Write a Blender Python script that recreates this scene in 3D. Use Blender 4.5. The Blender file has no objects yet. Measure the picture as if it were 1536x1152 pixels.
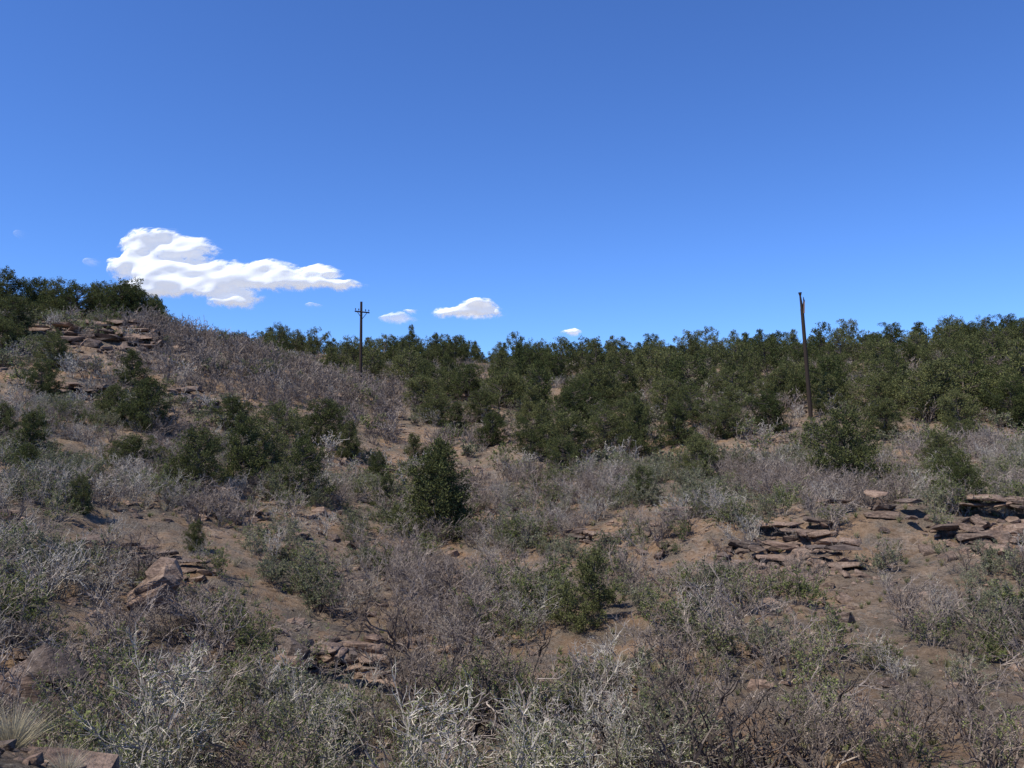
import bpy, bmesh, math, random
import numpy as np
from mathutils import Vector, noise, Matrix
random.seed(7); rng=np.random.default_rng(7)
scene=bpy.context.scene

# ------------------------------------------------------------ terrain heights
# elevation profiles (distance, height above eye) along bearings x/y
prof={
-0.60:[(-40,0),(0,-1.6),(4,-1.55),(5.2,-1.6),(6,-2.2),(8,-3.2),(12,-3.8),(15,-3.6),(19,-3.1),(26,-2.4),(36,-1.1),(48,1.5),(60,4.9),(70,7.9),(90,11.7),(110,12.5),(140,12),(200,8)],
-0.444:[(-40,0),(0,-1.6),(4,-1.66),(4.9,-1.78),(6,-3.0),(8,-3.9),(11,-4.4),(16,-4.5),(20,-4.06),(23,-3.8),(31,-2.9),(42,-1.3),(55,1.8),(68,6.3),(75,9.2),(90,10.6),(110,10.4),(140,11),(200,8)],
-0.2875:[(-40,0),(0,-1.6),(4,-2.0),(6,-3.2),(8,-4.0),(12,-4.8),(18,-5.06),(23,-5),(27,-4.4),(36,-3.1),(48,-1.5),(62,1.2),(78,5.5),(88,7.3),(105,6.6),(135,12),(160,12.5),(200,9)],
-0.13:[(-40,0),(0,-1.6),(4,-2.1),(6,-3.4),(8,-4.4),(14,-5.6),(20,-5.7),(26,-5.5),(34,-5.0),(45,-4.3),(58,-2.7),(72,0),(95,3.7),(130,10.5),(160,11),(200,8)],
0.025:[(-40,0),(0,-1.6),(4,-2.1),(6,-3.3),(8,-4.2),(13,-5.2),(19,-5.35),(25,-5.1),(34,-4.25),(45,-3.5),(58,-1.8),(80,1.25),(125,8.8),(160,9.5),(200,7)],
0.18:[(-40,0),(0,-1.6),(4,-2.1),(6,-3.2),(8,-4.0),(13,-5.0),(18,-5.1),(24,-4.8),(27.3,-4.5),(30.5,-3.4),(33,-3.25),(38,-3.1),(50,-1.9),(62,0.2),(80,2.6),(120,8.9),(150,9.5),(200,7)],
0.377:[(-40,0),(0,-1.6),(4,-2.1),(6,-3.2),(8,-4.0),(12,-4.8),(17,-4.8),(22,-4.6),(26.5,-4.25),(30.,-2.9),(38,-2.8),(50,-1.56),(60,.7),(80,3.75),(120,9.8),(150,10.5),(200,8)],
0.60:[(-40,0),(0,-1.6),(4,-2.1),(6,-3.2),(8,-4.0),(12,-4.6),(17,-4.6),(22,-4.3),(25,-4.0),(28.5,-2.8),(31,-2.7),(38,-2.4),(50,-.9),(60,1.1),(80,5),(110,11.6),(140,12.4),(200,9)],
}
UK=sorted(prof); GY=np.arange(-40,200.01,0.5); GU=np.arange(-0.7,0.701,0.02)
cols=np.array([np.interp(GY,[p[0] for p in prof[k]],[p[1] for p in prof[k]]) for k in UK])
ZG=np.array([[np.interp(u,UK,cols[:,j]) for j in range(len(GY))] for u in GU])
def blur(A,ax,n):
    for _ in range(n):
        A=np.apply_along_axis(lambda v:np.convolve(np.pad(v,1,mode='edge'),[.25,.5,.25],'valid'),ax,A)
    return A
ZG=blur(blur(ZG,0,6),1,3)
def wy(y): return np.sqrt(y*y+2.25)
def zbase(x,y):
    x=np.asarray(x,float);y=np.asarray(y,float)
    u=np.clip(x/wy(y),-0.699,0.699); yy=np.clip(y,-40,199.4)
    fu=(u-GU[0])/0.02; fy=(yy-GY[0])/0.5
    i=np.clip(fu.astype(int),0,len(GU)-2); j=np.clip(fy.astype(int),0,len(GY)-2)
    a=fu-i;b=fy-j
    z=ZG[i,j]*(1-a)*(1-b)+ZG[i+1,j]*a*(1-b)+ZG[i,j+1]*(1-a)*b+ZG[i+1,j+1]*a*b
    far=np.clip((y-200)/300,0,1)
    return z*(1-far)+(-10)*far
def nz(x,y):
    d=math.hypot(x,y)
    k=min(1,max(0,(d-3)/20))
    if d>400: return 0
    v=0.55*k*noise.noise((x*.11,y*.11,3.1))+0.28*k*noise.noise((x*.33,y*.33,7.7))
    v+=0.12*noise.noise((x*1.1,y*1.1,1.3))+0.07*noise.noise((x*2.9,y*2.9,5.3))+0.03*noise.noise((x*7,y*7,9.3))
    return v
def H(x,y): return float(zbase(x,y))+nz(x,y)

def newmat(name):
    m=bpy.data.materials.new(name); m.use_nodes=True
    nt=m.node_tree; nt.nodes.clear()
    return m,nt,nt.nodes,nt.links
def ramp(N,stops):
    r=N.new('ShaderNodeValToRGB'); e=r.color_ramp.elements
    while len(e)<len(stops): e.new(0.5)
    for k,(p,c) in enumerate(stops):
        e[k].position=p; e[k].color=(c[0],c[1],c[2],1)
    return r
def tex(N,L,vec,scale,detail=6,rough=.6):
    t=N.new('ShaderNodeTexNoise'); t.inputs['Scale'].default_value=scale
    t.inputs['Detail'].default_value=detail; t.inputs['Roughness'].default_value=rough
    L.new(vec,t.inputs['Vector']); return t
def mixc(N,L,fac,a,b,mode='MIX'):
    m=N.new('ShaderNodeMix'); m.data_type='RGBA'; m.blend_type=mode
    for s,v in ((m.inputs['Factor'],fac),(m.inputs[6],a),(m.inputs[7],b)):
        if isinstance(v,(int,float)): s.default_value=v
        elif isinstance(v,tuple): s.default_value=(*v,1)
        else: L.new(v,s)
    return m.outputs[2]

def ground_mat():
    m,nt,N,L=newmat('dry_soil')
    o=N.new('ShaderNodeOutputMaterial'); b=N.new('ShaderNodeBsdfPrincipled'); b.inputs['Roughness'].default_value=.95
    b.inputs['Specular IOR Level'].default_value=.15
    g=N.new('ShaderNodeNewGeometry'); P=g.outputs['Position']
    a=tex(N,L,P,.13,5); r1=ramp(N,[(.38,(.34,.21,.12)),(.52,(.285,.195,.125)),(.66,(.20,.158,.115))]); L.new(a.outputs[0],r1.inputs[0])
    c=tex(N,L,P,2.2,8,.7); r2=ramp(N,[(.3,(.34,.33,.32)),(.5,(.95,.95,.95)),(.72,(1.6,1.55,1.5))]); L.new(c.outputs[0],r2.inputs[0])
    col=mixc(N,L,1.0,r1.outputs[0],r2.outputs[0],'MULTIPLY')
    v=N.new('ShaderNodeTexVoronoi'); v.inputs['Scale'].default_value=9; L.new(P,v.inputs['Vector'])
    hs=N.new('ShaderNodeSeparateColor'); L.new(v.outputs['Color'],hs.inputs[0])
    r3=ramp(N,[(0,(.09,.068,.05)),(.3,(.26,.18,.125)),(.7,(.41,.31,.235)),(1,(.20,.18,.16))]); L.new(hs.outputs[0],r3.inputs[0])
    d=tex(N,L,P,1.1,4); r4=ramp(N,[(.42,(0,0,0)),(.6,(.75,.75,.75))]); L.new(d.outputs[0],r4.inputs[0])
    col=mixc(N,L,r4.outputs[0],col,r3.outputs[0])
    lt=tex(N,L,P,.55,7,.7); r6=ramp(N,[(.46,(0,0,0)),(.58,(.8,.8,.8))]); L.new(lt.outputs[0],r6.inputs[0])
    l2=tex(N,L,P,25,4,.8); r7=ramp(N,[(.38,(.045,.038,.03)),(.53,(.155,.13,.10)),(.7,(.34,.30,.225))]); L.new(l2.outputs[0],r7.inputs[0])
    col=mixc(N,L,r6.outputs[0],col,r7.outputs[0])
    L.new(col,b.inputs['Base Color'])
    bp=N.new('ShaderNodeBump'); bp.inputs['Strength'].default_value=1; bp.inputs['Distance'].default_value=.14
    e=tex(N,L,P,6,9,.78); L.new(e.outputs[0],bp.inputs['Height'])
    bp2=N.new('ShaderNodeBump'); bp2.inputs['Strength'].default_value=.6; bp2.inputs['Distance'].default_value=.05
    L.new(v.outputs['Distance'],bp2.inputs['Height']); L.new(bp.outputs[0],bp2.inputs['Normal'])
    L.new(bp2.outputs[0],b.inputs['Normal']); L.new(b.outputs[0],o.inputs[0]); return m
def rock_mat():
    m,nt,N,L=newmat('sandstone')
    o=N.new('ShaderNodeOutputMaterial'); b=N.new('ShaderNodeBsdfPrincipled'); b.inputs['Roughness'].default_value=.9
    b.inputs['Specular IOR Level'].default_value=.2
    g=N.new('ShaderNodeNewGeometry'); P=g.outputs['Position']
    mp=N.new('ShaderNodeMapping'); mp.inputs['Scale'].default_value=(1,1,6); L.new(P,mp.inputs[0])
    a=tex(N,L,mp.outputs[0],1.6,7,.65); r1=ramp(N,[(.3,(.085,.062,.05)),(.45,(.21,.155,.12)),(.6,(.31,.24,.19)),(.75,(.29,.26,.225))]); L.new(a.outputs[0],r1.inputs[0])
    c=tex(N,L,P,14,6,.7); r2=ramp(N,[(.35,(.45,.45,.45)),(.6,(1.15,1.15,1.15))]); L.new(c.outputs[0],r2.inputs[0])
    col=mixc(N,L,1.0,r1.outputs[0],r2.outputs[0],'MULTIPLY')
    r5=ramp(N,[(0,(.55,.55,.56)),(1,(1.25,1.12,1.02))]); L.new(g.outputs['Random Per Island'],r5.inputs[0])
    col=mixc(N,L,1.0,col,r5.outputs[0],'MULTIPLY')
    L.new(col,b.inputs['Base Color'])
    bp=N.new('ShaderNodeBump'); bp.inputs['Strength'].default_value=1; bp.inputs['Distance'].default_value=.1
    L.new(a.outputs[0],bp.inputs['Height'])
    bq=N.new('ShaderNodeBump'); bq.inputs['Strength'].default_value=.8; bq.inputs['Distance'].default_value=.04
    L.new(c.outputs[0],bq.inputs['Height']); L.new(bp.outputs[0],bq.inputs['Normal'])
    L.new(bq.outputs[0],b.inputs['Normal']); L.new(b.outputs[0],o.inputs[0]); return m
def leaf_mat(name,c1,c2,trans=.25):
    m,nt,N,L=newmat(name)
    o=N.new('ShaderNodeOutputMaterial'); oi=N.new('ShaderNodeObjectInfo'); g=N.new('ShaderNodeNewGeometry')
    r=ramp(N,[(0,c1),(1,c2)]); L.new(oi.outputs['Random'],r.inputs[0])
    r2=ramp(N,[(0,(.5,.5,.5)),(.6,(1,1,1)),(1,(1.55,1.5,1.3))]); L.new(g.outputs['Random Per Island'],r2.inputs[0])
    col=mixc(N,L,1.0,r.outputs[0],r2.outputs[0],'MULTIPLY')
    d=N.new('ShaderNodeBsdfDiffuse'); L.new(col,d.inputs[0])
    if trans>0:
        t=N.new('ShaderNodeBsdfTranslucent'); x=N.new('ShaderNodeMixShader'); x.inputs[0].default_value=trans
        L.new(col,t.inputs[0]); L.new(d.outputs[0],x.inputs[1]); L.new(t.outputs[0],x.inputs[2]); L.new(x.outputs[0],o.inputs[0])
    else: L.new(d.outputs[0],o.inputs[0])
    return m
M_ground=ground_mat(); M_rock=rock_mat()
M_jun=leaf_mat('juniper_foliage',(.068,.082,.032),(.155,.16,.068),.18)
M_bark=leaf_mat('bark',(.09,.074,.064),(.16,.13,.115),0)
M_twig=leaf_mat('grey_twigs',(.27,.24,.205),(.48,.435,.385),0)
M_twigp=leaf_mat('brown_twigs',(.165,.13,.11),(.33,.275,.24),0)
M_bud=leaf_mat('spring_leaves',(.14,.17,.06),(.23,.25,.105),.3)
M_sage=leaf_mat('grey_green_leaves',(.16,.175,.10),(.28,.285,.18),.3)
M_grass=leaf_mat('dry_grass_blades',(.40,.35,.24),(.55,.49,.36),.3)
M_grassg=leaf_mat('green_grass_blades',(.17,.19,.085),(.36,.33,.19),.3)
M_pole=leaf_mat('weathered_pole_wood',(.045,.034,.028),(.06,.044,.035),0)
M_wood=leaf_mat('split_wood',(.22,.13,.09),(.25,.15,.1),0)

def arr_mesh(name,V,F,mats,mi=None,smooth=False):
    me=bpy.data.meshes.new(name)
    me.from_pydata(V.tolist() if hasattr(V,'tolist') else V,[],F.tolist() if hasattr(F,'tolist') else F)
    for m in mats: me.materials.append(m)
    if mi is not None: me.polygons.foreach_set('material_index',np.asarray(mi,dtype=np.int32))
    if smooth: me.polygons.foreach_set('use_smooth',np.ones(len(me.polygons),dtype=bool))
    me.update(); return me
def norm(v): return v/np.maximum(np.linalg.norm(v,axis=-1,keepdims=True),1e-9)
def seg_geo(S,sides=3):
    S=np.array(S)
    p0=S[:,0:3];p1=S[:,3:6];r0=S[:,6:7];r1=S[:,7:8]
    d=norm(p1-p0); up=np.where(np.abs(d[:,2:3])<.9,np.array([[0,0,1.]]),np.array([[1.,0,0]]))
    a=norm(np.cross(d,up)); b=np.cross(d,a); n=len(S)
    V=np.zeros((n,2*sides,3)); F=[]
    for k in range(sides):
        t=2*math.pi*k/sides; o=a*math.cos(t)+b*math.sin(t)
        V[:,k]=p0+o*r0; V[:,sides+k]=p1+o*r1
    base=np.arange(n)[:,None]*2*sides
    for k in range(sides):
        k2=(k+1)%sides
        F.append(base+np.array([[k,k2,sides+k2,sides+k]]))
    return V.reshape(-1,3),np.stack(F,1).reshape(-1,4)
def leaf_geo(P,D,Ln,Wd,R=rng):
    P=np.asarray(P,float);D=norm(np.asarray(D,float)); n=len(P)
    a=norm(np.cross(D,R.normal(size=(n,3)))); Ln=np.broadcast_to(np.asarray(Ln,float).reshape(-1,1),(n,1));Wd=np.broadcast_to(np.asarray(Wd,float).reshape(-1,1),(n,1))
    V=np.stack([P,P+D*Ln*.5+a*Wd*.5,P+D*Ln,P+D*Ln*.5-a*Wd*.5],1).reshape(-1,3)
    F=np.arange(4*n).reshape(n,4); return V,F
def combine(name,parts,mats):
    Vs=[];Fs=[];M=[];o=0
    for V,F,mi in parts:
        if len(V)==0: continue
        Vs.append(V);Fs.append(F+o);o+=len(V);M+= [mi]*len(F)
    return arr_mesh(name,np.concatenate(Vs),np.concatenate(Fs),mats,M)

def juniper(name,seed,openness=0.,shape=0,nb=95,lsz=1.,dens=1.):
    R=np.random.default_rng(seed); segs=[];LP=[];LD=[]
    lean=R.normal(size=2)*.05
    def trunk(t): return np.array([lean[0]*t+.02*math.sin(5*t+seed),lean[1]*t+.02*math.cos(4*t+seed),t])
    for i in range(8):
        segs.append([*trunk(i/8*.92),*trunk((i+1)/8*.92),.028*(1-i/9),.028*(1-(i+1)/9)])
    lob=R.uniform(.68,1.22,size=(9,)) if shape!=3 else R.uniform(.85,1.1,size=(9,))
    def env(t,th):
        if shape==0:
            r=.52*math.sqrt(max(0,1-((t-.36)/.63)**2)) if t>.36 else .52*(1-.9*((.36-t)/.5)**2)
        elif shape==1: r=.50*(max(0,1-t)**.6)*min(1,(t+.22)/.32)
        elif shape==3: r=.56*(max(0,1-t)**.78)*min(1,(t+.3)/.42)
        else: r=.54*math.sqrt(max(0,1-((t-.5)/.5)**2))+.03
        k=(th/(2*math.pi))*9; i=int(k)%9; f=k-int(k)
        l=lob[i]*(1-f)+lob[(i+1)%9]*f
        return r*l*(1+(.2 if shape!=3 else .1)*math.sin(9*t+th*2+seed))
    t0=.03 if openness<.5 else .2
    for i in range(nb):
        t=t0+(.97-t0)*((i+R.random())/nb)**1.05; th=R.random()*6.283
        r=env(t,th)*R.uniform(.6,1.1)
        if R.random()<.08: r*=1.25
        s=trunk(max(.02,t-r*R.uniform(.15,.6))); e=np.array([s[0]+math.cos(th)*r,s[1]+math.sin(th)*r,t+R.uniform(-.02,.05)])
        mid=(s+e)/2+np.array([0,0,-.02])
        segs.append([*s,*mid,.009,.006]);segs.append([*mid,*e,.006,.002])
        nc=max(2,int(2+r*13))
        for c in range(nc):
            f=R.uniform(.4,1.05)
            if openness>.5: f=R.uniform(.55,1.08)
            cp=s+(e-s)*f+R.normal(size=3)*.035
            n=max(5,int(R.uniform(20,38)*(1-.35*openness)*dens))
            cr=R.uniform(.025,.05)
            off=norm(R.normal(size=(n,3)))*cr*R.random((n,1))**.4
            LP.append(cp+off); LD.append(norm(off)*.8+np.array([math.cos(th)*.25,math.sin(th)*.25,.55])+R.normal(size=(n,3))*.25)
    LP=np.concatenate(LP);LD=np.concatenate(LD); LP[:,2]=np.maximum(LP[:,2],.01)
    n=len(LP)
    a=seg_geo(segs,3); b=leaf_geo(LP,LD,R.uniform(.022,.04,n)*lsz,R.uniform(.009,.014,n)*lsz,R)
    return combine(name,[(a[0],a[1],0),(b[0],b[1],1)],[M_bark,M_jun])
def shrub(name,seed,nstem=11,L0=1.,spread=.6,r0=.011,rt=.0022,maxl=2,leafn=0,leafsz=.02,mt=None,ml=None,wig=.18,kids=1.4,up=.06,ns=(6,5,3),side=.95):
    R=np.random.default_rng(seed); segs=[];LP=[];LD=[]
    def grow(p,d,L,r,l):
        n=ns[l]; st=L/n
        for i in range(n):
            d=d+R.normal(size=3)*wig; d[2]+=up; d=d/np.linalg.norm(d)
            q=p+d*st; ra=r*(1-i/(n+.6)); rb=r*(1-(i+1)/(n+.6))
            segs.append([*p,*q,max(ra,rt),max(rb,rt*.7)])
            if l>=1 and leafn:
                for _ in range(R.poisson(leafn)):
                    LP.append(p+(q-p)*R.random()); LD.append(d*.5+R.normal(size=3)*.6)
            if l<maxl and i>=(1 if l==0 else 0):
                for _ in range(R.poisson(kids)):
                    dd=d+norm(R.normal(size=3))*side
                    grow(q,dd/np.linalg.norm(dd),L*R.uniform(.22,.42),max(r*.55,rt),l+1)
            p=q
    for s in range(nstem):
        th=R.random()*6.283; sp=spread*math.sqrt(R.random())
        d=np.array([math.cos(th)*sp,math.sin(th)*sp,1.]); d/=np.linalg.norm(d)
        grow(np.array([math.cos(th),math.sin(th),0])*.15*R.random()+np.array([0,0,-.04]),d,L0*R.uniform(.55,1.),r0*R.uniform(.6,1),0)
    a=seg_geo(segs,3); parts=[(a[0],a[1],0)]
    if LP:
        n=len(LP); b=leaf_geo(LP,LD,R.uniform(.7,1.3,n)*leafsz,R.uniform(.4,.6,n)*leafsz,R); parts.append((b[0],b[1],1))
    return combine(name,parts,[mt,ml or mt])
def tuft(name,seed,n,h,spread,w,mat):
    R=np.random.default_rng(seed); V=[];F=[]
    for i in range(n):
        th=R.random()*6.283; s=spread*R.random(); b=np.array([math.cos(th),math.sin(th),0])*.1*R.random()*h
        d=np.array([math.cos(th)*s,math.sin(th)*s,1.]);d/=np.linalg.norm(d); L=h*R.uniform(.5,1.1)
        side=np.cross(d,R.normal(size=3)); side/=np.linalg.norm(side); side*=w
        m=b+d*L*.55; e=m+(d+np.array([math.cos(th),math.sin(th),-.3])*.45*R.random())*L*.45
        k=len(V); V+= [b-side,b+side,m+side*.7,m-side*.7,e]; F+=[(k,k+1,k+2,k+3),(k+3,k+2,k+4)]
    return arr_mesh(name,[list(map(float,v)) for v in V],F,[mat])
def hull_rock(V,F,c,size,rot,seed,npt=16):
    R=random.Random(seed); bm=bmesh.new()
    for i in range(npt):
        v=Vector((R.uniform(-1,1),R.uniform(-1,1),R.uniform(-1,1)))
        k=max(abs(v.x),abs(v.y),abs(v.z)); v=v/k
        v=Vector((v.x*R.uniform(.75,1),v.y*R.uniform(.75,1),v.z*R.uniform(.8,1)))
        l=math.hypot(v.x,v.y)
        if l>1.2: v.x*=1.2/l; v.y*=1.2/l
        bm.verts.new(v)
    r=bmesh.ops.convex_hull(bm,input=bm.verts)
    bmesh.ops.delete(bm,geom=[g for g in r['geom_interior'] if isinstance(g,bmesh.types.BMVert)],context='VERTS')
    E=Matrix.Rotation(rot[2],3,'Z')@Matrix.Rotation(rot[1],3,'Y')@Matrix.Rotation(rot[0],3,'X')
    idx={}
    for v in bm.verts:
        idx[v]=len(V); V.append(tuple(Vector(c)+E@Vector((v.co.x*size[0]/2,v.co.y*size[1]/2,v.co.z*size[2]/2))))
    for f in bm.faces: F.append([idx[v] for v in f.verts])
    bm.free()

def link(name,me,loc=(0,0,0),rot=(0,0,0),sc=(1,1,1),parent=None):
    o=bpy.data.objects.new(name,me); o.location=loc;o.rotation_euler=rot;o.scale=sc
    scene.collection.objects.link(o)
    if parent: o.parent=parent
    return o
def scatter(name,meshes,pts,rots,scs,idx):
    col=bpy.data.collections.new(name+'_sources')
    for i,m in enumerate(meshes):
        o=bpy.data.objects.new('%s_src_%02d'%(name,i),m); col.objects.link(o)
    me=bpy.data.meshes.new(name); me.from_pydata([tuple(p) for p in pts],[],[])
    a=me.attributes.new('irot','FLOAT_VECTOR','POINT'); a.data.foreach_set('vector',np.asarray(rots,dtype=np.float32).ravel())
    a=me.attributes.new('iscale','FLOAT_VECTOR','POINT'); a.data.foreach_set('vector',np.asarray(scs,dtype=np.float32).ravel())
    a=me.attributes.new('iidx','INT','POINT'); a.data.foreach_set('value',np.asarray(idx,dtype=np.int32))
    ob=link(name,me)
    ng=bpy.data.node_groups.new(name+'_gn','GeometryNodeTree')
    ng.interface.new_socket('Geometry',in_out='INPUT',socket_type='NodeSocketGeometry')
    ng.interface.new_socket('Geometry',in_out='OUTPUT',socket_type='NodeSocketGeometry')
    N=ng.nodes;L=ng.links; gi=N.new('NodeGroupInput');go=N.new('NodeGroupOutput')
    ci=N.new('GeometryNodeCollectionInfo'); ci.inputs['Collection'].default_value=col
    ci.inputs['Separate Children'].default_value=True; ci.inputs['Reset Children'].default_value=True
    ip=N.new('GeometryNodeInstanceOnPoints'); ip.inputs['Pick Instance'].default_value=True
    def na(n,t):
        x=N.new('GeometryNodeInputNamedAttribute'); x.data_type=t; x.inputs['Name'].default_value=n; return x.outputs['Attribute']
    L.new(gi.outputs[0],ip.inputs['Points']); L.new(ci.outputs[0],ip.inputs['Instance'])
    L.new(na('iidx','INT'),ip.inputs['Instance Index']); L.new(na('irot','FLOAT_VECTOR'),ip.inputs['Rotation']); L.new(na('iscale','FLOAT_VECTOR'),ip.inputs['Scale'])
    L.new(ip.outputs[0],go.inputs[0])
    md=ob.modifiers.new('scatter','NODES'); md.node_group=ng
    return ob

ys=[-60,-40,-25,-15,-8,-4,-1,1]; y=2.0
while y<200: ys.append(y); y+=max(.06,y*.0085)
while y<5000: ys.append(y); y*=1.25
uo=[.72]
while uo[-1]<6: uo.append(uo[-1]*1.12)
us=[-v for v in uo[::-1]]+list(np.arange(-.716,.717,.0035))+uo
YS=np.array(ys);US=np.array(us); YY,UU=np.meshgrid(YS,US,indexing='ij'); XX=UU*wy(YY)
ZZ=zbase(XX,YY); zf=ZZ.ravel().copy(); xf=XX.ravel(); yf=YY.ravel()
for i in range(len(zf)): zf[i]+=nz(xf[i],yf[i])
nr,nc=YY.shape; ii=(np.arange(nr-1)[:,None]*nc+np.arange(nc-1)[None]).ravel()
F=np.stack([ii,ii+1,ii+1+nc,ii+nc],1)
link('ground',arr_mesh('ground',np.stack([xf,yf,zf],1),F,[M_ground],smooth=True))

cam=bpy.data.cameras.new('camera'); cam.lens=30; cam.sensor_width=36; cam.clip_end=20000; cam.clip_start=.1
co=bpy.data.objects.new('camera',cam); scene.collection.objects.link(co); co.rotation_euler=(math.pi/2+math.radians(2.86),0,0); scene.camera=co

JT=[juniper('juniper_mesh_%d'%i,20+i,openness=(0,0,.1,.2,.7,.8,.3,.6)[i],shape=(0,1,0,2,2,0,1,2)[i],nb=(120,105,125,115,80,75,95,85)[i]) for i in range(8)]
JC=juniper('conical_juniper_mesh',77,openness=0,shape=3,nb=175,lsz=.9)
JF=[juniper('forest_tree_mesh_%d'%i,420+i,openness=(0,0,.1,.2,.7,.8,.3,.6)[i],shape=(0,1,3,2,2,0,1,2)[i],nb=(75,65,75,75,55,55,60,55)[i],lsz=1.4,dens=.62) for i in range(8)]
trees=[(-31.2,57.9,2.4,2.2),(-25.6,57.7,2.3,2.3),(-19.7,45.9,2.8,2.6),(-16.7,38.2,1.7,2.1),(-13.6,27.1,1.2,0.7),(-13.0,35.3,2.6,2.1),(-12.0,38.0,3.0,2.5),(-13.5,48.8,2.7,2.4),(-12.2,54.8,2.9,2.7),(-9.2,37.6,2.6,2.0),(-10.2,53.1,2.2,1.7),(-20.0,35.4,2.1,2.3),(-38.8,66.0,3.2,3.2),(-7.6,48.9,1.8,1.3),(-9.8,26.6,0.9,0.6),(-3.2,36.5,4.0,4.0),(1.8,22.0,1.9,1.7),(1.3,53.8,2.6,2.3),(3.4,53.3,3.0,3.3),(5.8,53.9,2.7,2.6),(7.7,53.1,3.5,2.5),(10.2,53.9,2.6,2.6),(9.3,42.5,2.1,1.8),(13.6,55.0,2.3,2.3),
(19,73,3.1,3.1),(7.7,74,3.8,3.9),(11,80,3.3,3.4),(14.7,76,2.5,2.8),(-.5,84,3.2,3.8),(-4.9,90,3.5,3.6),(-8.2,80,3.1,4.2),(18.9,63,1.4,1.6),(14.8,38,3.6,3.1),(17.3,34,1.8,1.7),(15.2,28.9,1.7,1.4),(28.2,57,3.9,4.4),(24.8,66,3.2,3.3),(26.2,50,1.6,1.25),(31.7,54,3.1,2.8),(5.8,38,1.6,.95),(25.2,59,3,3.1),
(2.2,60,2.8,2.8),(-1.5,62,2.4,2.2),(4.6,63,3,2.8),(8.6,60,2.7,2.6),(11.6,64,3.1,2.8),(15.4,61,2.6,2.7),(17.5,68,3,3),(23,71,3.2,3.2),(28.5,66,3.4,3.3),(33.5,62,3.2,3.2),(-4.6,68,2.6,2.4),(-37,62,2.4,2.5),(-11.4,39.5,2.5,2.2),
(-52,87,4.6,4),(-49.5,89,4.4,3.6),(-46.5,87,4.2,4.2),(-44,86,3.9,4.2),(-42,88,4.2,4),(-40,86,3.8,3.8),(-38,87,3.9,3.8),(-36.3,86,3.2,3.2),(-54.5,86,5,4.4),
(35.5,60,3.6,3.6),(20.5,41,1.9,1.8),(-22,47,2,1.8),(-6.4,58,2,2),
(6.6,57,2.8,2.6),(3,49,2.2,2.2),(12.3,58.5,2.8,2.6),(16.8,56,2.6,2.5),(22.8,61,2.8,2.8),(30.5,60,3.4,3.4),(23.5,54,2.5,2.4),(27.5,52.5,2.6,2.6),(-2.8,74,2.8,2.8),(1.5,71,3,3),(5.5,69,3,3),(-6.6,73,2.6,2.6),(32.8,57.5,3.2,3),(20.5,66,3,3),(-11,45,2,1.8),(-17,52,2.2,2),(-27.5,50,2.2,2),(-24,40,1.6,1.6),(-17.5,31,1.3,1.1),(-6.3,42,1.7,1.4)]
for k,(x,y,h,w) in enumerate(trees):
    v=(0,1,2,3,0,2,6,7,3,5)[k%10]
    link('juniper_tree',JC if k in (15,20) else JT[v],(x,y,H(x,y)-.05),(0,0,k*1.7),(w*1.12,w*1.12,h*1.04))
pts=[];ro=[];sc=[];ix=[]
def forest_density(x,y):
    u=x/y
    if u<-.40: return .95 if y>84 else 0
    lo=np.interp(u,[-.40,-.3,-.2,-.13,-.08,0,.1,.2,.3,.4,.6],[98,98,98,86,78,72,68,68,66,60,55])
    if y<lo: return 0
    return np.interp(y,[lo,lo+25,130],[.45,.65,.9])*(1.0 if noise.noise((x*.1,y*.1,4))>-.1 else .08)
tries=0
while len(pts)<640 and tries<9000:
    tries+=1
    y=math.sqrt(random.uniform(55**2,160**2)); x=random.uniform(-.68,.68)*y
    if random.random()>forest_density(x,y): continue
    if any((x-q[0])**2+(y-q[1])**2<(2.6)**2 for q in pts): continue
    if abs(x/y-0.347)<.012 and y<75: continue
    s=random.uniform(2.1,4.5)
    if random.random()<.2: s*=1.3
    pts.append((x,y,H(x,y)-.1)); ro.append((random.uniform(-.06,.06),random.uniform(-.06,.06),random.random()*6.28)); w=min(s,4.2)*random.uniform(.75,1.05); sc.append((w,w,s)); ix.append(random.randrange(8))
scatter('pinyon_juniper_forest',JF,pts,ro,sc,ix)

def sset(tag,seed,rt,ns,k,leafk):
    A=[shrub('bare_oak_%s%d'%(tag,i),seed+i,nstem=9,L0=1.1,spread=.5,r0=.02,rt=rt,mt=M_twigp,wig=.24,kids=1.5*k,ns=ns) for i in range(3)]
    B=[shrub('budding_shrub_%s%d'%(tag,i),seed+10+i,nstem=12,L0=.95,spread=.7,r0=.012,rt=rt,leafn=1.4,leafsz=.042*leafk,mt=M_twigp,ml=M_bud,kids=1.3*k,wig=.22,ns=ns) for i in range(3)]
    C=[shrub('sage_%s%d'%(tag,i),seed+20+i,nstem=17,L0=.75,spread=.8,r0=.009,rt=rt,leafn=1.4,leafsz=.044*leafk,mt=M_twigp,ml=M_sage,kids=1.2*k,wig=.18,ns=ns) for i in range(3)]
    D=[shrub('grey_brush_%s%d'%(tag,i),seed+30+i,nstem=14,L0=.95,spread=.7,r0=.013,rt=rt,mt=M_twig,kids=1.5*k,wig=.22,ns=ns) for i in range(3)]
    return A+B+C+D
SM=sset('m',50,.0035,(5,4,3),.97,1.)
SF=sset('f',650,.0095,(4,3,2),.85,1.9)
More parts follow.
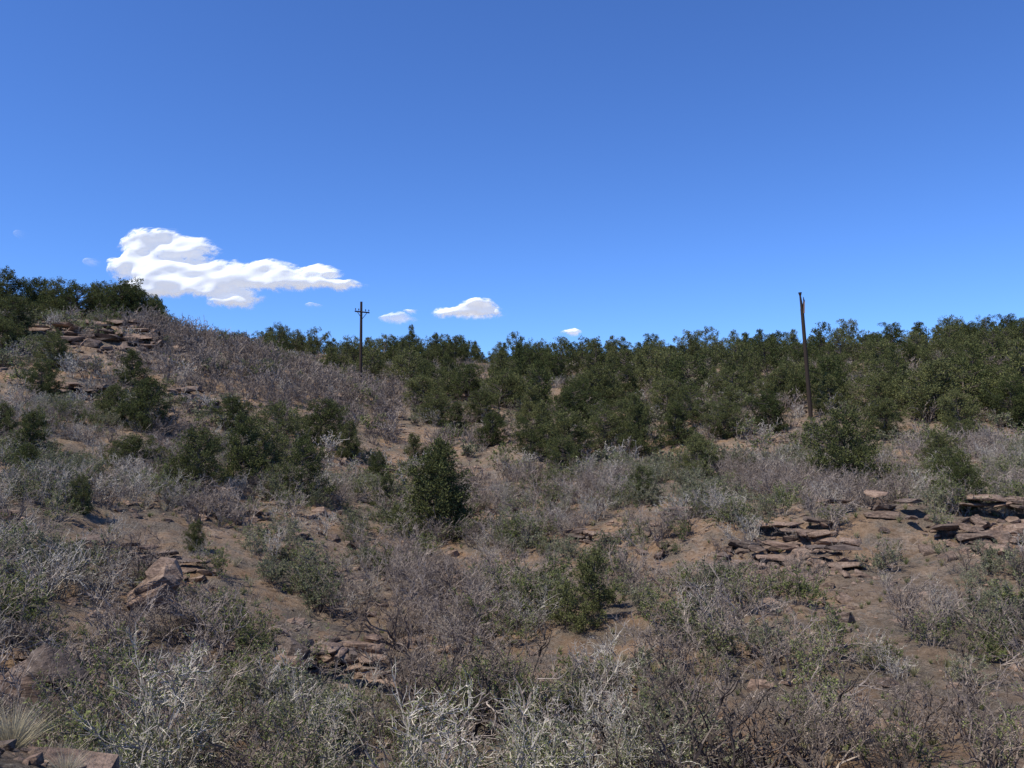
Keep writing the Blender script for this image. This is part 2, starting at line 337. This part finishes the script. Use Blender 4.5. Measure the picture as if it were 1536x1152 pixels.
bare=[(-7.5,34,2.4,6),(-9.5,28,2.2,3.3),(-7.2,64,1.6,7),(-13,24,1.8,1.8),(-20,60,3.5,2.5),(8,20,2.4,2),(14,19,2.6,1.6),(-35,67,7,4),(8.7,27.4,3.2,2.2),(15,26.2,4.5,2.1),(4,31.8,2.4,1.3),(-10.3,23.6,2,1.3),(-4.3,17.4,1.8,1.9),(-8.4,18.6,1.3,2.2),(-7.0,11.4,1.2,1.9),(-14,72,3,3),(11,74,5,3),(4.6,15.5,1.6,1.6),(8.5,14,1.5,1.5)]
def bare_f(x,y):
    m=1
    for bx,by,rx,ry in bare:
        d=((x-bx)/rx)**2+((y-by)/ry)**2
        if d<1: m=min(m,.1+.5*d)
    return m
def shrubs(name,SRC,n,ymin,ymax,smin,smax):
    pts=[];ro=[];sc=[];ix=[]
    t=0
    while len(pts)<n and t<n*14:
        t+=1
        y=math.sqrt(random.uniform(ymin**2,ymax**2)); x=random.uniform(-.72,.72)*y; u=x/y
        den=(.5+1.2*noise.noise((x*.28,y*.28,8.2)))*bare_f(x,y)
        if y<28 and u>.05: den*=.6
        if -.42<u<-.14 and 62<y<90: den+=.6
        if random.random()>den: continue
        if y<9 and u<-.45: continue
        kind=noise.noise((x*.2,y*.2,20))*1.3+random.uniform(-.45,.45)
        knoll=(-.44<u<-.12 and 60<y<92)
        if knoll and random.random()<.85: i=random.randrange(3)
        elif kind<-.10: i=random.randrange(3)
        elif kind<.10: i=9+random.randrange(3)
        elif kind<.32: i=3+random.randrange(3)
        else: i=6+random.randrange(3)
        if u>.1 and y<24 and random.random()<.35: i=random.choice([0,1,2])
        s=random.uniform(smin,smax)*(1.25 if knoll else 1)
        pts.append((x,y,H(x,y)-.02)); ro.append((random.uniform(-.12,.12),random.uniform(-.12,.12),random.random()*6.28)); sc.append((s*1.05,s*1.05,s)); ix.append(i)
    scatter(name,SRC,pts,ro,sc,ix)
shrubs('foreground_brush',SM,260,9,20,.6,1.3)
shrubs('slope_scrub',SM,1950,18,48,.5,1.35)
shrubs('hillside_scrub',SF,4000,46,125,.7,1.6)

GT=[tuft('bunch_grass_%d'%i,90+i,70,.35,.8,.004,M_grass) for i in range(2)]+[tuft('green_tuft_%d'%i,95+i,60,.28,.7,.006,M_grassg) for i in range(2)]
pts=[];ro=[];sc=[];ix=[]
for _ in range(3000):
    y=math.sqrt(random.uniform(8**2,65**2)); x=random.uniform(-.7,.7)*y
    s=random.uniform(.35,1.)
    pts.append((x,y,H(x,y)));ro.append((0,0,random.random()*6.28));sc.append((s,s,s));ix.append(random.choice([0,1,2,3,3,2]))
scatter('bunch_grass',GT,pts,ro,sc,ix)
RM=[]
for i in range(8):
    V=[];F=[]; hull_rock(V,F,(0,0,0),(1,.75,.4),(0,0,0),300+i,14); RM.append(arr_mesh('stone_%d'%i,V,F,[M_rock]))
pts=[];ro=[];sc=[];ix=[]
while len(pts)<15000:
    y=math.sqrt(random.uniform(7**2,75**2)); x=random.uniform(-.7,.7)*y
    if random.random()>.45+1.2*noise.noise((x*.2,y*.2,31)): continue
    s=min(.7,.07*random.paretovariate(1.5))*(1 if y>20 else .8)
    pts.append((x,y,H(x,y)+s*.05));ro.append((random.uniform(-.35,.35),random.uniform(-.35,.35),random.random()*6.28));sc.append((s,s,s));ix.append(random.randrange(8))
scatter('loose_stones',RM,pts,ro,sc,ix)
def ledge(name,tiers,layers,thick,depth,smax,seed,spill,gap=-.3,sink=.35):
    # each tier is a bench of bedded strata: slabs stacked face over face with dark joints between, their backs buried in the slope
    R=random.Random(seed); V=[];F=[]
    for ti,(pa,pb) in enumerate(tiers):
        Lt=math.hypot(pb[0]-pa[0],pb[1]-pa[1]); ax=math.atan2(pb[1]-pa[1],pb[0]-pa[0])
        for k in range(layers):
            th=thick*R.uniform(.6,1.3); s=-R.random()*.5
            while s<Lt:
                w=R.uniform(.25,1)**1.5*smax; t=(s+w*.5)/Lt; s+=w*R.uniform(.8,1.1)
                g=noise.noise((s*.55/depth+seed,ti*3.1+k*.35,seed*3.3))
                if g<gap+.06*k: continue
                x=pa[0]+(pb[0]-pa[0])*t; y=pa[1]+(pb[1]-pa[1])*t
                y0=y+1.6*depth*noise.noise((x*.5/depth,seed+ti,1.))
                y=y0+k*.26*depth+R.uniform(-.22,.22)*depth
                z=float(zbase(x,y0))+.85*nz(x,y0)+thick*(k*.95-sink)+.2*thick*math.sin(x*1.3)
                hull_rock(V,F,(x,y,z),(w*1.08,R.uniform(.8,1.2)*depth,th*R.uniform(.7,1.3)),(R.uniform(-.16,.06),R.uniform(-.14,.14),ax+R.uniform(-.5,.5)),R.randrange(10**6),22)
        for i in range(int(Lt*spill/depth)):
            t=R.random(); x=pa[0]+(pb[0]-pa[0])*t+R.uniform(-.5,.5); y=pa[1]+(pb[1]-pa[1])*t-R.uniform(.0,1)**1.3*2.4*depth+.3*depth
            s=(.12+.55*R.random()**2)*depth; hull_rock(V,F,(x,y,H(x,y)+s*.1),(s*1.2,s*.8,s*.45),(R.uniform(-.6,.6),R.uniform(-.6,.6),R.random()*6),R.randrange(10**6))
    return link(name,arr_mesh(name,V,F,[M_rock]))
ledge('sandstone_ledge',[((6.4,25.8),(9.6,25.6)),((6.0,27.3),(10.4,27.0)),((7.2,28.8),(10.8,28.6))],4,.21,.9,1.25,2,18,-.22,.45)
ledge('sandstone_ledge',[((14,24.2),(18.2,23.5)),((13,25.9),(18.6,25.)),((12.2,27.6),(19,26.6))],5,.23,.95,1.5,3,15,-.15,.45)
ledge('sandstone_ledge',[((2.2,32.2),(6,31.8))],3,.17,.8,1.0,4,8)
ledge('sandstone_ledge',[((-42,65),(-32,67.5)),((-40,68.5),(-29.5,71)),((-38,72),(-27.5,74))],3,.42,2,2.6,5,9,-.18)
ledge('sandstone_ledge',[((-11.6,24.0),(-8.8,24.4))],3,.2,.8,1.1,6,9,-.3,0)
ledge('sandstone_ledge',[((-5.8,17.7),(-3.1,17.4)),((-5.4,19.),(-3,18.8))],5,.17,.6,.8,7,10,-.3,.1)
ledge('sandstone_ledge',[((-23,58),(-19.5,57))],3,.28,1.2,1.6,8,6,-.3,0)
ledge('sandstone_ledge',[((-16,74),(-12,72))],3,.35,1.5,2,9,6,-.3,0)
ledge('sandstone_ledge',[((-9,90),(-5,88))],2,.4,2,2.6,10,3,-.3,0)
ledge('sandstone_ledge',[((9,76),(15,75))],2,.45,2,2.6,11,3,-.3,0)
ledge('sandstone_ledge',[((-28,54),(-25,53.5))],3,.28,1.2,1.6,12,6,-.3,0)
ledge('sandstone_ledge',[((-12.5,33),(-9.6,33.4))],2,.2,.8,1.1,14,8,-.3,0)
def boulder(x,y,size,rot,seed):
    V=[];F=[]
    for k in range(3):
        hull_rock(V,F,(x+.1*k*size[0],y+.12*k,H(x,y)+size[2]*.2+.22*k*size[2]),(size[0]*(1-.15*k),size[1],size[2]*.55),rot,seed+k,26)
    link('sandstone_boulder',arr_mesh('sandstone_boulder',V,F,[M_rock]))
boulder(-8.3,19.8,(1.1,.9,1.2),(.3,-.5,.3),500)
boulder(-6.9,12.3,(1.3,.7,.8),(.3,.55,.2),510)
boulder(-4.5,17.2,(.7,.6,.8),(.2,.4,.8),520)
boulder(15.0,24.2,(1.6,1.,1.1),(.1,.1,.3),530)
boulder(16.6,24.4,(1.3,1.,.9),(-.1,.15,.1),540)

def polemesh(segs,sides,mat,name):
    a=seg_geo(segs,sides); return arr_mesh(name,a[0],a[1],[mat])
def pole_left():
    e=bpy.data.objects.new('utility_pole',None); scene.collection.objects.link(e)
    x,y=-15.1,85; z=H(x,y); e.location=(x,y,z); h=12.5-z; e.rotation_euler=(0,0,.75)
    link('shaft',polemesh([[0,0,-.5,0,0,h*.5,.17,.15],[0,0,h*.5,0,0,h,.15,.12]],10,M_pole,'shaft'),parent=e)
    s=[[-.85,0,h-1.05,.85,0,h-1.05,.07,.07]]
    link('crossarm',polemesh(s,4,M_pole,'crossarm'),(0,-.17,0),parent=e)
    link('braces',polemesh([[-.6,0,h-1.05,0,0,h-1.75,.03,.03],[.6,0,h-1.05,0,0,h-1.75,.03,.03]],4,M_pole,'braces'),(0,-.17,0),parent=e)
    ins=[]
    for k in (-.78,-.4,.4,.78): ins+=[[k,0,h-1.0,k,0,h-.86,.02,.02],[k,0,h-.88,k,0,h-.8,.06,.055],[k,0,h-.8,k,0,h-.72,.045,.02]]
    link('insulators',polemesh(ins,8,M_pole,'insulators'),(0,-.17,0),parent=e)
def pole_right():
    e=bpy.data.objects.new('broken_utility_pole',None); scene.collection.objects.link(e)
    x,y=21.0,60.; z=H(x,y); e.location=(x,y,z); h=9.4-z
    dx=-.56
    f=lambda t:(dx*t,0,h*t)
    link('shaft',polemesh([[*f(-.05),*f(.5),.15,.135],[*f(.5),*f(.88),.135,.12]],10,M_pole,'shaft'),parent=e)
    sp=[[dx*.87,0,h*.87,dx*1.0-.05,0,h*.985,.11,.06],[dx*.985-.05,0,h*.98,dx-.06,0,h*1.01,.06,.13],[dx*.87+.04,0,h*.84,dx*.95+.2,.02,h*.94,.09,.06],[dx*.95+.2,.02,h*.94,dx*.95+.13,0,h*.975,.06,.015]]
    link('splintered_top',polemesh(sp,6,M_pole,'splintered_top'),parent=e)
    link('exposed_wood',polemesh([[dx*.88+.1,-.1,h*.84,dx*.95+.19,-.08,h*.935,.06,.03]],5,M_wood,'exposed_wood'),parent=e)
pole_left();pole_right()

# near bank
NG=tuft('dry_grass_clump',777,300,.5,1.1,.0022,M_grass)
for k,(x,y,s) in enumerate([(-2.85,4.95,.75),(-3.0,5.2,.85),(-2.2,4.3,.4),(-1.85,4.4,.55),(-3.2,5.1,.7),(-2.7,5.15,.6),(-2.35,4.95,.5),(-2.05,4.75,.5)]):
    link('dry_grass_clump',NG,(x,y,H(x,y)-.02),(0,0,k),(s,s,s*.8))
V=[];F=[]
R=random.Random(5)
for i in range(110):
    x=R.uniform(-3.1,-1.7);y=R.uniform(3.9,4.9);s=.02+.12*R.random()**2
    hull_rock(V,F,(x,y,H(x,y)+s*.1),(s,s*.8,s*.5),(R.uniform(-.3,.3),R.uniform(-.3,.3),R.random()*6),R.randrange(10**6))
hull_rock(V,F,(-2.45,4.7,H(-2.45,4.7)-.02),(.6,.4,.14),(.05,.15,.1),91,40)
link('roadside_rocks',arr_mesh('roadside_rocks',V,F,[M_rock]))

FB=[shrub('fg_shrub_%d'%i,120+i,nstem=14,L0=1.75,spread=1.0,r0=.022,rt=.0034,leafn=1.5,leafsz=.032,mt=(M_twig,M_twigp,M_twig)[i],ml=M_bud,kids=1.7,wig=.29,ns=(7,5,3)) for i in range(3)]
for k,(x,y,s) in enumerate([(-.9,8.8,1.),(-2.4,9,1.05),(.2,9.6,.9),(-3.9,9.3,1.),(-5.4,10.3,.85),(1.5,10.8,.7),(-2.6,11.6,.85),(-1.3,10.6,.9),(-4.3,11.6,.75)]):
    link('mountain_mahogany_shrub',FB[k%3],(x,y,H(x,y)-.05),(0,0,k*2.1),(s,s,s))
FO=[shrub('oak_sapling_%d'%i,140+i,nstem=7,L0=1.6,spread=.3,r0=.032,rt=.006,mt=M_bark,kids=1.25,wig=.27) for i in range(3)]
for k,(x,y,s) in enumerate([(2.0,10.4,.95),(2.6,10.8,1.1),(3.2,11,.95),(3.9,11.6,.9),(1.5,11.8,.95),(-.8,14.6,1.2),(-.1,15,1.1),(2.9,12,.9),(5.6,12.2,.8),(-1.6,15.3,1.1),(-.4,16.2,1.1),(2.4,12.8,.9),(4.8,10.8,.7),(6.8,13,.8)]):
    link('scrub_oak_sapling',FO[k%3],(x,y,H(x,y)-.05),(0,0,k*2.1),(s,s,s))
DB=shrub('dead_branch_mesh',333,nstem=9,L0=2.2,spread=2.4,r0=.042,rt=.007,mt=M_twigp,kids=1.,wig=.24,up=-.02,ns=(7,5,3))
for k,(x,y,s) in enumerate([(-.9,11.7,.75),(.3,12.4,.7),(-2.6,21,1.),(-1.6,13.2,.8)]):
    link('dead_branches',DB,(x,y,H(x,y)+.3),(0,0,k*2.4),(s,s,s))
GB=[shrub('leafy_shrub_mesh_%d'%i,360+i,nstem=16,L0=.95,spread=.9,r0=.014,rt=.004,leafn=2.4,leafsz=.045,mt=M_twigp,ml=M_bud,kids=1.4,wig=.22,ns=(5,4,3)) for i in range(2)]
for k,(x,y,s) in enumerate([(-.2,25.5,1.2),(.8,25,1.3),(1.5,24.3,1.),(-1.,27,1.1),(2.4,23.4,1.1),(7.2,21.5,1.1),(-4.2,30,1.2),(9.6,17.5,.8),(-18,40,1.2),(-3.2,33,1.3),(11.9,20.5,1.),(-1.2,10.9,.8),(5,24,1.1),(-6,26,1),(-9.8,17,1.),(8.6,11.8,.6),(-3.2,14.5,.9),(1.4,17,.9),(10.5,33,1),(-15,29,1)]):
    link('leafy_shrub',GB[k%2],(x,y,H(x,y)-.05),(0,0,k*2.1),(s,s,s*.9))

def cloud_mat():
    m,nt,N,L=newmat('cloud_vapour'); o=N.new('ShaderNodeOutputMaterial')
    at=N.new('ShaderNodeAttribute'); at.attribute_name='vapour_cover'
    d=N.new('ShaderNodeBsdfDiffuse'); d.inputs[0].default_value=(.8,.8,.8,1)
    t=N.new('ShaderNodeBsdfTranslucent'); t.inputs[0].default_value=(.8,.8,.8,1)
    mx=N.new('ShaderNodeMixShader'); mx.inputs[0].default_value=.35; L.new(d.outputs[0],mx.inputs[1]); L.new(t.outputs[0],mx.inputs[2])
    e=N.new('ShaderNodeEmission'); e.inputs[0].default_value=(.95,.97,1,1); e.inputs[1].default_value=.38  # added glow stands in for sunlight scattered many times inside the cloud
    ad=N.new('ShaderNodeAddShader'); L.new(mx.outputs[0],ad.inputs[0]); L.new(e.outputs[0],ad.inputs[1])
    tr=N.new('ShaderNodeBsdfTransparent'); m2=N.new('ShaderNodeMixShader')
    L.new(at.outputs['Fac'],m2.inputs[0]); L.new(tr.outputs[0],m2.inputs[1]); L.new(ad.outputs[0],m2.inputs[2]); L.new(m2.outputs[0],o.inputs[0]); return m
M_cloud=cloud_mat()
def cloud(blobs,res=5.,peak=1.,seed=0,Y=3000,soft=.55):
    B=[((a-768)*2.344,(640-b)*2.344,c*2.344,d*2.344) for a,b,c,d in blobs]
    x0=min(b[0]-b[2]*1.5 for b in B);x1=max(b[0]+b[2]*1.5 for b in B);z0=min(b[1]-b[3]*1.8 for b in B);z1=max(b[1]+b[3]*1.8 for b in B)
    xs=np.arange(x0,x1,res);zs=np.arange(z0,z1,res); V=[];D=[]
    for z in zs:
        for x in xs:
            wx=x+24*noise.fractal((x/90,z/60,seed),1,2,4); wz=z+12*noise.fractal((x/90,z/60,seed+9),1,2,4)
            s=0
            for bx,bz,rx,rz in B:
                dz=(wz-bz)/rz
                if dz<0: dz*=1.25
                q=1-(((wx-bx)/rx)**2+dz*dz)
                if q>0: s=1-(1-s)*(1-min(q,1))
            n=noise.fractal((x/70,z/32,seed+4),.6,2,7)
            n2=noise.fractal((x/22,z/11,seed+14),.4,2,5)
            q=s+(.26*n+.24*n2)*min(1,s*6)
            a=min(1,max(0,(q-.0)/soft)); a=a*a*(3-2*a)*peak
            b=math.sqrt(max(0,s))*60+ (noise.fractal((x/110,z/60,seed+33),1,2,2))*22
            V.append((float(x),float(Y-b),float(z))); D.append(a)
    nx=len(xs); F=[(j*nx+i,j*nx+i+1,(j+1)*nx+i+1,(j+1)*nx+i) for j in range(len(zs)-1) for i in range(nx-1) if max(D[j*nx+i],D[j*nx+i+1],D[(j+1)*nx+i],D[(j+1)*nx+i+1])>0]
    me=arr_mesh('cloud',V,F,[M_cloud],smooth=True)
    a=me.attributes.new('vapour_cover','FLOAT','POINT'); a.data.foreach_set('value',np.array(D,dtype=np.float32))
    return link('cloud',me)
cloud([(232,368,62,30),(286,374,46,22),(198,398,50,20),(256,408,100,32),(340,414,84,27),(405,410,54,22),(430,424,90,17),(478,410,36,14),(500,427,56,10),(352,450,50,17),(300,432,96,22),(230,435,66,20)],3.5,1,1,soft=.75)
cloud([(698,470,58,12),(718,462,36,14)],3.,1,5,soft=.75)
cloud([(596,479,30,10),(617,468,16,4)],3.,.7,8,soft=1.)
cloud([(858,499,18,6)],3.,.8,11)
cloud([(141,393,14,6)],3.,.25,15,soft=1.2)
cloud([(28,350,16,5)],3.,.1,19,soft=1.2)
cloud([(467,457,14,4)],3.,.35,23,soft=.9)

SE=math.radians(56); AZ=math.radians(-122)
sd=Vector((math.sin(AZ)*math.cos(SE),math.cos(AZ)*math.cos(SE),math.sin(SE)))
sl=bpy.data.lights.new('sun','SUN'); sl.energy=5; sl.angle=math.radians(.5); sl.color=(1,.955,.86)
so=bpy.data.objects.new('sun',sl); scene.collection.objects.link(so); so.rotation_euler=sd.to_track_quat('Z','Y').to_euler()
w=bpy.data.worlds.new('World'); scene.world=w; w.use_nodes=True; N=w.node_tree.nodes;L=w.node_tree.links; N.clear()
sk=N.new('ShaderNodeTexSky'); sk.sky_type='NISHITA'; sk.sun_disc=False; sk.sun_elevation=SE; sk.sun_rotation=AZ; sk.altitude=2000; sk.air_density=1.; sk.dust_density=.15; sk.ozone_density=2.
bg=N.new('ShaderNodeBackground'); bg.inputs[1].default_value=.12; wo=N.new('ShaderNodeOutputWorld')
tint=mixc(N,L,1.0,sk.outputs[0],(.60,.94,1.55),'MULTIPLY')
L.new(tint,bg.inputs[0]); L.new(bg.outputs[0],wo.inputs[0])
scene.view_settings.view_transform='Standard'; scene.view_settings.look='None'; scene.view_settings.exposure=0
